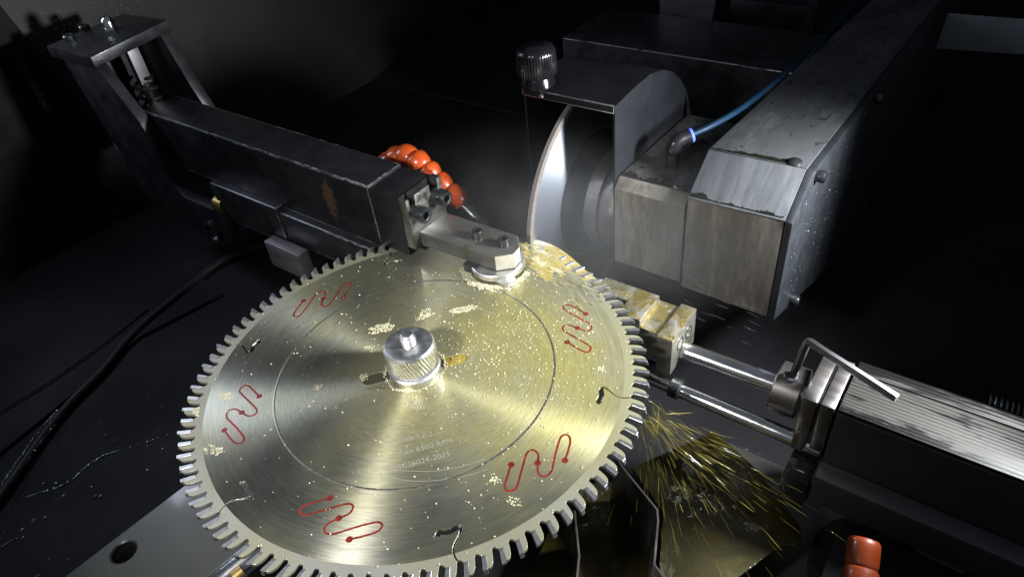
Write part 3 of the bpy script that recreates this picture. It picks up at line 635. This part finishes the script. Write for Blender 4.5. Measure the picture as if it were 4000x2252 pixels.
for (v_, z_) in ((240, 65), (396, 61), (241, -49)):
    zz = min(z_, (69.6 - 0.0634 * (v_ - 231)) - 7)
    cap_screw('panel_screw', (168.4, v_, zz), (1, 0, 0), 4.2, 6.5, 'dark_screw', spn)
lathe('cover_screw', [(5, 0), (4.8, 1.6), (2.6, 3.2), (0.1, 3.4)], (154, 236, 69.8), 'dark_screw', tpc, axis=(0, -0.1, 1), segs=28)

def ragged(name, p0, p1, up, wid, parent, seed, lift):
    rg = random.Random(seed); n = 90; a = Vector(p0); b = Vector(p1); up = Vector(up).normalized(); nn = (b - a).normalized().cross(up); nn = nn if nn.z > 0 or nn.y < 0 else -nn
    bm = bmesh.new(); lo = []; hi = []; hh = wid
    for i in range(n + 1):
        p = a.lerp(b, i / n); hh = max(0.25 * wid, min(1.9 * wid, hh + rg.gauss(0, 0.22 * wid)))
        lo.append(bm.verts.new((p + nn * lift) * S)); hi.append(bm.verts.new((p + up * hh * (0.55 + 0.5 * abs(math.sin(i * 1.3 + seed))) + nn * lift) * S))
    for i in range(n): bm.faces.new((lo[i], lo[i + 1], hi[i + 1], hi[i]))
    me = bpy.data.meshes.new(name); bm.to_mesh(me); bm.free(); return mk(name, me, 'old_oil', parent, label='black oil sludge along the edge')
ragged('oil_sludge', (96, 200.6, 47.1), (162, 200.6, 48.9), (0, 31.6, 22.8), 2.6, bvc, 3, 0.18)
ragged('oil_sludge', (96, 232.6, 69.3), (152, 232.6, 70.6), (0, 1, -0.06), 3.0, tpc, 5, 0.22)
ragged('oil_sludge', (37, 209.2, 44.25), (91, 209.2, 44.25), (0, 1, -0.03), 5.5, btf, 9, 0.15)

# ================================================================== things standing in the dark behind
bb = thing('back_beam', (-20, 420, 40), 'long dark machine beam with a thin bright edge behind the wheel guard', 'beam')
box('beam_body', -150, 95, 420, 520, -60, 51.5, 'black_steel', bb, 1.0, edge='glint_edge')
hp = thing('hanging_plate', (-70, 560, 30), 'violet-grey square steel plate hanging at the top behind the guard', 'plate')
mk('plate', hexa([(-103, 556, 20), (-42, 556, 13), (-42, 562, 13), (-103, 562, 20), (-106, 556, 120), (-30, 556, 120), (-30, 562, 120), (-106, 562, 120)], 0.8), 'beam_steel', hp)
bs = thing('bearing_boss', (15, 520, 10), 'dark half-round bearing cap with a hole, behind the housing at top', 'bearing cap')
lathe('cap_disc', [(30, 0), (34, 0.8), (34, 12), (32.5, 13.5), (9, 13.5), (8, 12.6), (8, 8), (0.1, 8)], (14, 540, 5), 'beam_steel', bs, axis=(0, -1, 0.45), segs=64)
cb_ = thing('cross_bar', (20, 570, 45), 'dark horizontal cross bar at the top behind the housing', 'bar')
box('bar', -24, 64, 566, 600, 43, 60, 'black_steel', cb_, 1.2)
box('bar_clamp', 60, 70, 560, 604, 30, 90, 'black_steel', cb_, 1.0)

wp = thing('wall_plate', (220, 651, 3), 'pale grey rectangular plate in the dark at the top right corner', 'plate')
mk('plate', hexa([(177, 650, 2.7), (280, 650, 9), (280, 653, 9), (177, 653, 2.7), (178.5, 650, 39.4), (280, 650, 42), (280, 653, 42), (178.5, 653, 39.4)], 0.4), 'pale_plate', wp)

# ================================================================== CLAMP SLIDE ON THE RIGHT
cl = thing('clamp_block', (92, 127, -34), 'notched steel clamp block covered in yellow oil, beside the blade rim', 'clamp block')
mk('block_rear', boxm(58, 84.5, 131, 146.3, -33, -3.2, 0.5), 'oily_block', cl)
prism('block_jaw', [(84.8, 116.3), (101.8, 116.3), (101.8, 146.3), (84.8, 146.3), (84.8, 137)], 'z', -33, -3, 'oily_block', cl, 0.6)
prism('block_middle', [(102.0, 113.4), (118.2, 113.4), (118.2, 145.6), (102.0, 145.6)], 'z', -33, -6.2, 'oily_block', cl, 0.5)
epl = prism('end_plate', [(118.4, 108.4), (129.6, 108.4), (129.6, 146.2), (118.4, 146.2)], 'z', -34.5, -3, 'oily_block', cl, 0.6)
for (v_, z_) in ((134.5, -15.5), (121.5, -15.5)):
    lathe('bolt_hole', [(5.2, 0), (5.0, 0.3), (4.2, 0.4), (4.0, 0.05), (0.1, 0.04)], (129.5, v_, z_), 'black_steel', epl, axis=(1, 0, 0), segs=28)
gr = 'polished piston rods of the clamp slide'
r1 = thing('piston_rod', (165, 127.5, -27), 'upper thick polished piston rod between the clamp block and the collar', 'rod', gr)
tube('rod_body', [(129.8, 127.5, -27), (216, 129.5, -27)], 6.6, 'chrome', r1, 40)
r2 = thing('piston_rod', (175, 106, -44), 'lower thinner polished rod below the collar, running under the end caps', 'rod', gr)
tube('rod_body', [(84, 108, -44), (232, 106.5, -44)], 5.2, 'chrome', r2, 36)
lathe('rod_head', [(6.4, 0), (7.2, 0.8), (7.2, 7), (6.4, 7.8)], (131, 107.5, -44), 'dark_screw', r2, axis=(1, 0, 0), segs=32)
co = thing('shaft_collar', (202, 128.5, -27), 'dark steel split shaft collar on the piston rod with a hex key in its screw', 'collar')
slit = lambda r_, h, a, k: r_
cri = lathe('collar_ring', [(7, 0), (15.9, 0), (16.7, 0.8), (16.7, 16.2), (15.9, 17), (7, 17)], (194, 128.5, -27), 'collar_steel', co, axis=(1, 0, 0), segs=80)
mk('split_gap', hexa([(193.8, 111.4, -32.6), (211.2, 111.4, -32.6), (211.2, 121.4, -32.6), (193.8, 121.4, -32.6), (193.8, 111.4, -31.2), (211.2, 111.4, -31.2), (211.2, 121.4, -31.2), (193.8, 121.4, -31.2)], 0.1), 'black_paint', cri)
cap_screw('clamp_screw', (202.5, 125.6, -13.2), (0, -0.22, 1), 4.9, 3.4, 'dark_screw', cri, knurl=False)
lathe('screw_hole', [(2.6, 0), (2.4, 0.25), (0.1, 0.1)], (203.5, 113.4, -35), 'black_paint', cri, axis=(0, -1, -0.5), segs=24)
hk = thing('hex_key', (203, 125.5, -11), 'bent grey hex key stuck in the collar screw, its long leg pointing right', 'hex key')
kp = [Vector((202.8, 125.8, -13)), Vector((205.2, 126.6, 9.5))]
corner = smoothpath([(205.2, 126.6, 9.5), (206.0, 127.0, 17.0), (206.4, 127.1, 19.2), (209.2, 126.2, 19.6), (216, 123.0, 19.9)], 3)
tube('key_bar', [kp[0]] + [Vector(p) for p in corner] + [Vector((258.8, 105.6, 21.0)), Vector((259.6, 105.3, 21.0))], [2.55] * (len(corner) + 2) + [2.1], 'hex_key_steel', hk, 6, 0.5)

sl = thing('slide_unit', (330, 124, -75), 'long dark slide unit with a wet scraped steel top, at the right edge', 'slide')
gcap = [(101.4, -47.5), (141.5, -47.5), (141.5, -0.6), (101.4, -0.6)]
prism('end_cap', gcap, 'u', 214.8, 223.4, 'collar_steel', sl, 1.2)
prism('end_cap', [(102.0, -47.5), (144, -47.5), (144, -0.8), (102.0, -0.8)], 'u', 225.0, 233.0, 'collar_steel', sl, 1.2)
box('cap_gasket', 223.6, 224.8, 103.5, 140, -46, -2.2, 'black_paint', sl, 0.1)
box('body', 234.4, 460, 101.6, 147.2, -47.4, -3.1, 'slide_side', sl, 1.0)
box('top_rail', 234.6, 460, 103, 136.6, -3.4, -1.0, 'slide_top', sl, 0.5)
box('top_strip', 234.6, 460, 137.2, 147, -3.4, -0.6, 'slide_top', sl, 0.5)
ba = thing('support_rail', (330, 110, -90), 'dark machined base bar under the slide unit, with a narrow grey top ledge', 'base')
box('base_bar', 233, 470, 88, 165, -72, -48, 'beam_dark' if 'beam_dark' in M else 'slide_side', ba, 1.0)
box('base_ledge', 234.5, 470, 88.6, 101, -48.6, -47.0, 'beam_steel', ba, 0.4)
box('black_foot', 217, 232.6, 84, 140, -80, -52, 'black_paint', ba, 1.0)
lb = thing('lower_plate', (320, 85, -110), 'black steel plate with a thin shiny upper edge below the slide base', 'plate')
box('plate', 256, 470, 40, 93, -136, -81, 'black_paint', lb, 0.8)
rd = thing('round_cover', (262, 70, -130), 'flat round black cover on the floor beside the orange nozzle', 'cover')
lathe('disc', [(33, -135.5), (34, -134.5), (34, -113), (33, -112)], (278, 92, 0), 'black_paint', rd, segs=72)
h2 = thing('coolant_hose', (276, 30, -62), 'thick dull orange plastic hose end standing at the bottom right', 'coolant hose')
hd = Vector((5.8, -24.5, -12)).normalized()
lathe('hose_collar', [(5.6, -0.2), (7.2, 0.2), (8.2, 1.4), (8.5, 3.2), (8.5, 13.5), (8.1, 14.6), (7.7, 15.4)], (269.4, 60.5, -45.5), 'orange_shaded', h2, axis=hd, segs=40)
lathe('hose_segment', [(7.4, 15.2), (8.8, 16.4), (9.4, 19), (9.4, 28), (8.6, 33), (7.0, 36)], (269.4, 60.5, -45.5), 'orange_shaded', h2, axis=hd, segs=40)
rs = thing('cable_spring', (312, 186, -20), 'thin bright wire coil lying behind the slide at the right edge', 'spring')
tube('coil', [(306 + t_ * 0.9, 190 + 5 * math.cos(t_ * 1.9), -38 + 5 * math.sin(t_ * 1.9)) for t_ in [i * 0.2 for i in range(220)]], 0.5, 'dark_screw', rs, 6)

# ================================================================== OIL CHUTE, bottom right
ch = thing('oil_chute', (165, 30, -125), 'bent sheet-metal chute wet with oil below the right rim of the blade', 'chute')
mk('bent_wall', sheetm([(122, 48, -60), (128.5, 43.2, -60), (162.3, 26.6, -60), (166.5, 19.9, -60), (177.1, -6.3, -60), (185.4, -10.4, -60), (200, -30, -60)], (-2, -4, -48), 1.4), 'collar_steel', ch)
mk('inner_wall', sheetm([(118, 2, -66), (136, -22, -66), (150, -50, -66)], (-3, -3, -44), 1.4), 'collar_steel', ch)
prism('trough_floor', [(88, 40), (120, 62), (150, 45), (166, 8), (176, -20), (190, -70), (110, -70)], 'z', -111, -108, 'oily_sheet', ch, 0.3)
prism('drip_plate', [(124, 66), (160, 126), (200, 108), (236, 82), (240, 70), (229, 62), (214, 26), (196, -24), (172, 12), (158, 46)], 'z', -96, -93, 'oily_sheet', ch, 0.5)
prism('floor_plate', [(150, 150), (330, 150), (330, 40), (215, 20)], 'z', -135.8, -131, 'table_steel', None, 0.3, kind='structure')

# ================================================================== OIL: foam, drops, splash
ICO = None
def ico():
    global ICO
    if ICO is None:
        bm = bmesh.new(); bmesh.ops.create_icosphere(bm, subdivisions=2, radius=1.0)
        bm.verts.ensure_lookup_table(); ICO = ([v.co.copy() for v in bm.verts], [[v.index for v in f.verts] for f in bm.faces]); bm.free()
    return ICO
def blobs(name, items, mat, **kw):
    vs = []; fs = []; V, Fc = ico()
    for (c, sc3, q) in items:
        b = len(vs)
        for p in V:
            x = Vector((p.x * sc3[0], p.y * sc3[1], p.z * sc3[2]))
            if q is not None: x = q @ x
            vs.append((x + Vector(c)) * S)
        fs += [[b + i for i in f] for f in Fc]
    me = bpy.data.meshes.new(name); me.from_pydata(vs, [], fs)
    for p in me.polygons: p.use_smooth = True
    return mk(name, me, mat, **kw)
foam = []
def bub(x, y, r_):
    rr = math.hypot(x, y)
    if rr < 18.5 or rr > 143: return
    if -38 < x < 6 and 96 < y < 132: return
    foam.append(((x, y, 1.05 + r_ * 0.25), (r_, r_, r_ * 0.85), None))
rng = random.Random(11)
for _ in range(900):       # dense sector right of and behind the nut
    a = rng.gauss(52, 30); r_ = 24 + 100 * rng.random() ** 0.8
    bub(*pol(r_, a), rng.choice((0.2, 0.26, 0.32, 0.4, 0.55)))
for _ in range(620):       # thin scatter everywhere
    a = rng.random() * 360; r_ = 150 * math.sqrt(rng.random()) * 0.93
    if 205 < a < 285 and rng.random() < 0.5: continue
    bub(*pol(r_, a), rng.choice((0.18, 0.24, 0.3, 0.4, 0.55)))
def patch(cu_, cv_, du, dv, n, rot=0, r0=0.45):
    for _ in range(n):
        a = rng.random() * 2 * PI; q = math.sqrt(rng.random()) * (1.1 + 1.0 * mnoise.noise(Vector((math.cos(a) * 1.6 + cu_, math.sin(a) * 1.6 + cv_, 0.3)))); x = du * q * math.cos(a); y = dv * q * math.sin(a)
        c_, s_ = math.cos(rot), math.sin(rot); bub(cu_ + x * c_ - y * s_, cv_ + x * s_ + y * c_, r0 * rng.uniform(0.7, 1.5))
PATCH = [(-29.5, 43.2, 6.5, 4.0, 90, 0.9), (-9, 62, 9.5, 3.5, 120, 0.75), (-47, 17, 8.5, 4.5, 110, 0.9), (-40.5, -2, 3.5, 2.5, 14, 0), (-92, -82, 4.5, 3.5, 40, 0), (-99, -101, 4, 2.4, 34, 0), (-25, -23, 3.5, 2.2, 24, 0), (-45, -45, 2.5, 2.2, 14, 0),
         (-61, -113, 6.5, 2.6, 30, 0.4), (95, -40, 3, 2.5, 16, 0), (112, -46, 3, 2.5, 16, 0), (103, 60, 3, 2, 12, 0)]
for p in PATCH: patch(*p[:4], int(p[4] * 2.2), rot=p[5], r0=0.36)
for _ in range(260):       # ring of froth round the flange
    a = rng.random() * 360; bub(*pol(18.8 + abs(rng.gauss(0, 1.2)), a), rng.uniform(0.3, 0.65))
for _ in range(1500):      # froth pushed up in front of the pressure pad
    t_ = rng.random(); a = math.radians(-150 + 165 * t_); d_ = 21.2 + abs(rng.gauss(0, 2.0)) + 5 * (1 - t_) * rng.random()
    x, y = -15.5 + d_ * math.cos(a), 113 + d_ * math.sin(a); rr = rng.uniform(0.3, 0.75)
    if math.hypot(x, y) < 140: foam.append(((x, y, 1.3 + rr * 0.3), (rr, rr, rr * 0.85), None))
blobs('oil_foam', foam, 'foam', label='tiny foam bubbles in the yellow oil on the blade', cat='foam', kind='stuff')

# oil thrown off the rim: drops and short threads of liquid in the air
drops = []
def thread(p, d, ln, rd_):
    d = Vector(d).normalized(); drops.append((p, (rd_, rd_, ln / 2), Vector((0, 0, 1)).rotation_difference(d)))
for _ in range(340):
    t_ = rng.random() ** 0.9
    src = Vector((142 + rng.gauss(0, 2.0), 50 + rng.gauss(0, 7), -3 - 5 * rng.random()))
    if rng.random() < 0.62: tgt = Vector((rng.gauss(220, 20), rng.gauss(66, 18), rng.uniform(-86, -36)))
    else: tgt = Vector((rng.gauss(182, 20), rng.gauss(24, 16), rng.uniform(-90, -50)))
    d = tgt - src; p = src + d * t_
    big = rng.random() < 0.12
    thread(p, d, rng.uniform(2.0, 26.0) * (1.1 - 0.4 * t_), (rng.uniform(0.12, 0.26) if big else rng.uniform(0.03, 0.08)))
fine = []; keep = drops; drops = fine
for _ in range(26):
    p = Vector((rng.uniform(50, 180), rng.uniform(150, 188), rng.uniform(-26, 6))); thread(p, (1, rng.uniform(-0.2, 0.0), rng.uniform(-0.15, 0.05)), rng.uniform(5, 15), rng.uniform(0.025, 0.045))
blobs('fine_spray', fine, 'clear_drop', label='fine pale threads of spray in front of the spindle block', cat='oil spray', kind='stuff')
drops = keep
blobs('oil_spray', drops, 'oil_drop', label='yellow oil drops and threads thrown off the right rim of the blade', cat='oil spray', kind='stuff')
wd = []; splash = []
def seam(pts, n, r0, r1):  # wet beads strung along a seam of the tray
    c_ = crpath(pts, 12)
    for _ in range(n):
        p = c_[rng.randrange(len(c_))].copy(); r_ = rng.uniform(r0, r1)
        wd.append((p + Vector((rng.gauss(0, .35), rng.gauss(0, .35), 0)), (r_, r_ * 1.7, r_ * 0.6), None))
ZT = -135.4
seam([(-308, -204, -121.5), (-324, -180, -121), (-340, -156, -121), (-352, -132, -121)], 90, 0.35, 0.8)
seam([(-318, -176, -123), (-330, -158, -123), (-338, -142, -123)], 26, 0.25, 0.5)
seam([(-297, -192, ZT), (-281, -167, ZT), (-282, -148.6, ZT), (-280, -133, ZT), (-271, -120, ZT), (-246, -82, ZT)], 120, 0.3, 0.8)
seam([(-267, -225.7, ZT), (-265.7, -218, ZT), (-264, -215, ZT)], 14, 0.4, 0.8)
for (x, y) in ((-258, -156), (-246, -159), (-242, -156.6), (-270, -174), (-263, -193), (-268, -200), (-268, -209), (-260, -212), (-216, -221), (-289, -171), (-231, -120), (-240, -100), (-300, -120)):
    r_ = rng.uniform(0.7, 1.3); wd.append(((x, y, ZT), (r_, r_ * 1.5, r_ * 0.6), None))
for _ in range(90):
    r_ = rng.uniform(0.2, 0.6); wd.append(((rng.uniform(-360, -170), rng.uniform(-240, -60), ZT), (r_, r_ * 1.3, r_ * 0.6), None))
for _ in range(420):
    v_ = rng.uniform(85, 230); z_ = rng.uniform(80, 170); r_ = rng.uniform(0.3, 0.9); wd.append(((-639.8, v_, z_), (0.5, r_, r_), None))
for _ in range(60):        # specks on the front faces of the spindle block and housing
    r_ = rng.uniform(0.15, 0.5); wd.append(((rng.uniform(38, 162), 199.9, rng.uniform(-30, 36)), (r_, 0.25, r_), None))
for _ in range(160):       # and on the housing side
    r_ = rng.uniform(0.15, 0.5); wd.append(((168.8, rng.uniform(205, 520), rng.uniform(-50, 55)), (0.25, r_, r_), None))
for _ in range(200):
    a = rng.uniform(58, 100); r_ = rng.uniform(120, 149); x, y = pol(r_, a); d = Vector(pol(1, a - 78 + rng.gauss(0, 12))).to_3d(); k_ = rng.uniform(0.12, 0.36)
    splash.append(((x, y, 1.3 + rng.random() * 1.6), (k_, k_ * 0.7, rng.uniform(0.8, 3.6)), Vector((0, 0, 1)).rotation_difference(d)))
blobs('oil_ripples', splash, 'splash_oil', label='glistening ripples of yellow oil running along the rim by the grinding wheel', cat='oil', kind='stuff')
blobs('wet_droplets', wd, 'clear_drop', label='small clear droplets on the dark tray, the left wall and the machine housings', cat='droplets', kind='stuff')
# churned oil where the wheel meets the teeth
bm = bmesh.new(); N1, N2 = 70, 26; G = []
for i in range(N1):
    row = []
    for j in range(N2):
        s_ = i / (N1 - 1); q = j / (N2 - 1)
        a = 101 - 33 * s_; r_ = 118 + 34 * q + 4 * math.sin(s_ * 5)
        edge = min(1, 6 * s_) * min(1, 2.2 * (1 - s_)) * min(1, 5 * q) * min(1, 7 * (1 - q))
        x, y = pol(r_ + (1 - s_) * 2.0, a)
        hgt = (0.5 + 1.7 * (mnoise.noise(Vector((x * 0.16, y * 0.16, 0))) * 0.5 + 0.5) ** 1.5 + 0.5 * mnoise.noise(Vector((x * 0.5, y * 0.5, 3)))) * edge * (1.25 - 0.9 * s_)
        row.append(bm.verts.new(Vector((x, y, 0.7 + max(0, hgt))) * S))
    G.append(row)
for i in range(N1 - 1):
    for j in range(N2 - 1): bm.faces.new((G[i][j], G[i + 1][j], G[i + 1][j + 1], G[i][j + 1]))
mk('oil_splash', from_bm(bm, 'splash'), 'churned_oil', None, label='churned frothy yellow oil where the grinding wheel meets the blade teeth', cat='oil', kind='stuff')

# ================================================================== OIL MIST over the grinding point
t = NT('oil_mist'); nt = t.t; nt.nodes.remove(t.b)
out = nt.nodes['Material Output']; pv = t.n('ShaderNodeVolumePrincipled'); pv.inputs['Color'].default_value = (0.93, 0.95, 0.98, 1); pv.inputs['Anisotropy'].default_value = 0.35
ge = t.n('ShaderNodeTexCoord'); gm = t.n('ShaderNodeVectorMath', operation='LENGTH')
mp = t.n('ShaderNodeMapping'); mp.inputs['Location'].default_value = (-1, -1, -1); mp.inputs['Scale'].default_value = (2, 2, 2); t.l(ge.outputs['Generated'], mp.inputs['Vector'])
t.l(mp.outputs[0], gm.inputs[0])
fall = t.mapr(gm.outputs['Value'], 1.0, 0.1, 0.0, 1.0)
dn = t.math('MULTIPLY', fall, t.mapr(t.noise(t.scaled(ge.outputs['Object'], (1, 1, 1)), 26, 3, 0.55, 0.4), 0.3, 0.75, 0.25, 1.4))
t.l(t.math('MULTIPLY', dn, 1.6), pv.inputs['Density']); t.l(pv.outputs[0], out.inputs['Volume'])
me = lathem([(0.3, -1.0)] + [(math.sin(PI * k / 16), -math.cos(PI * k / 16)) for k in range(1, 16)] + [(0.3, 1.0)], (0, 0, 0), segs=32)
for v in me.vertices: v.co = Vector((v.co.x * 180, v.co.y * 125, v.co.z * 66)) + Vector((10, 165, 28)) * S
mk('oil_mist', me, 'oil_mist', None, label='pale oil mist hanging over the grinding point and the finger', cat='mist', kind='stuff')
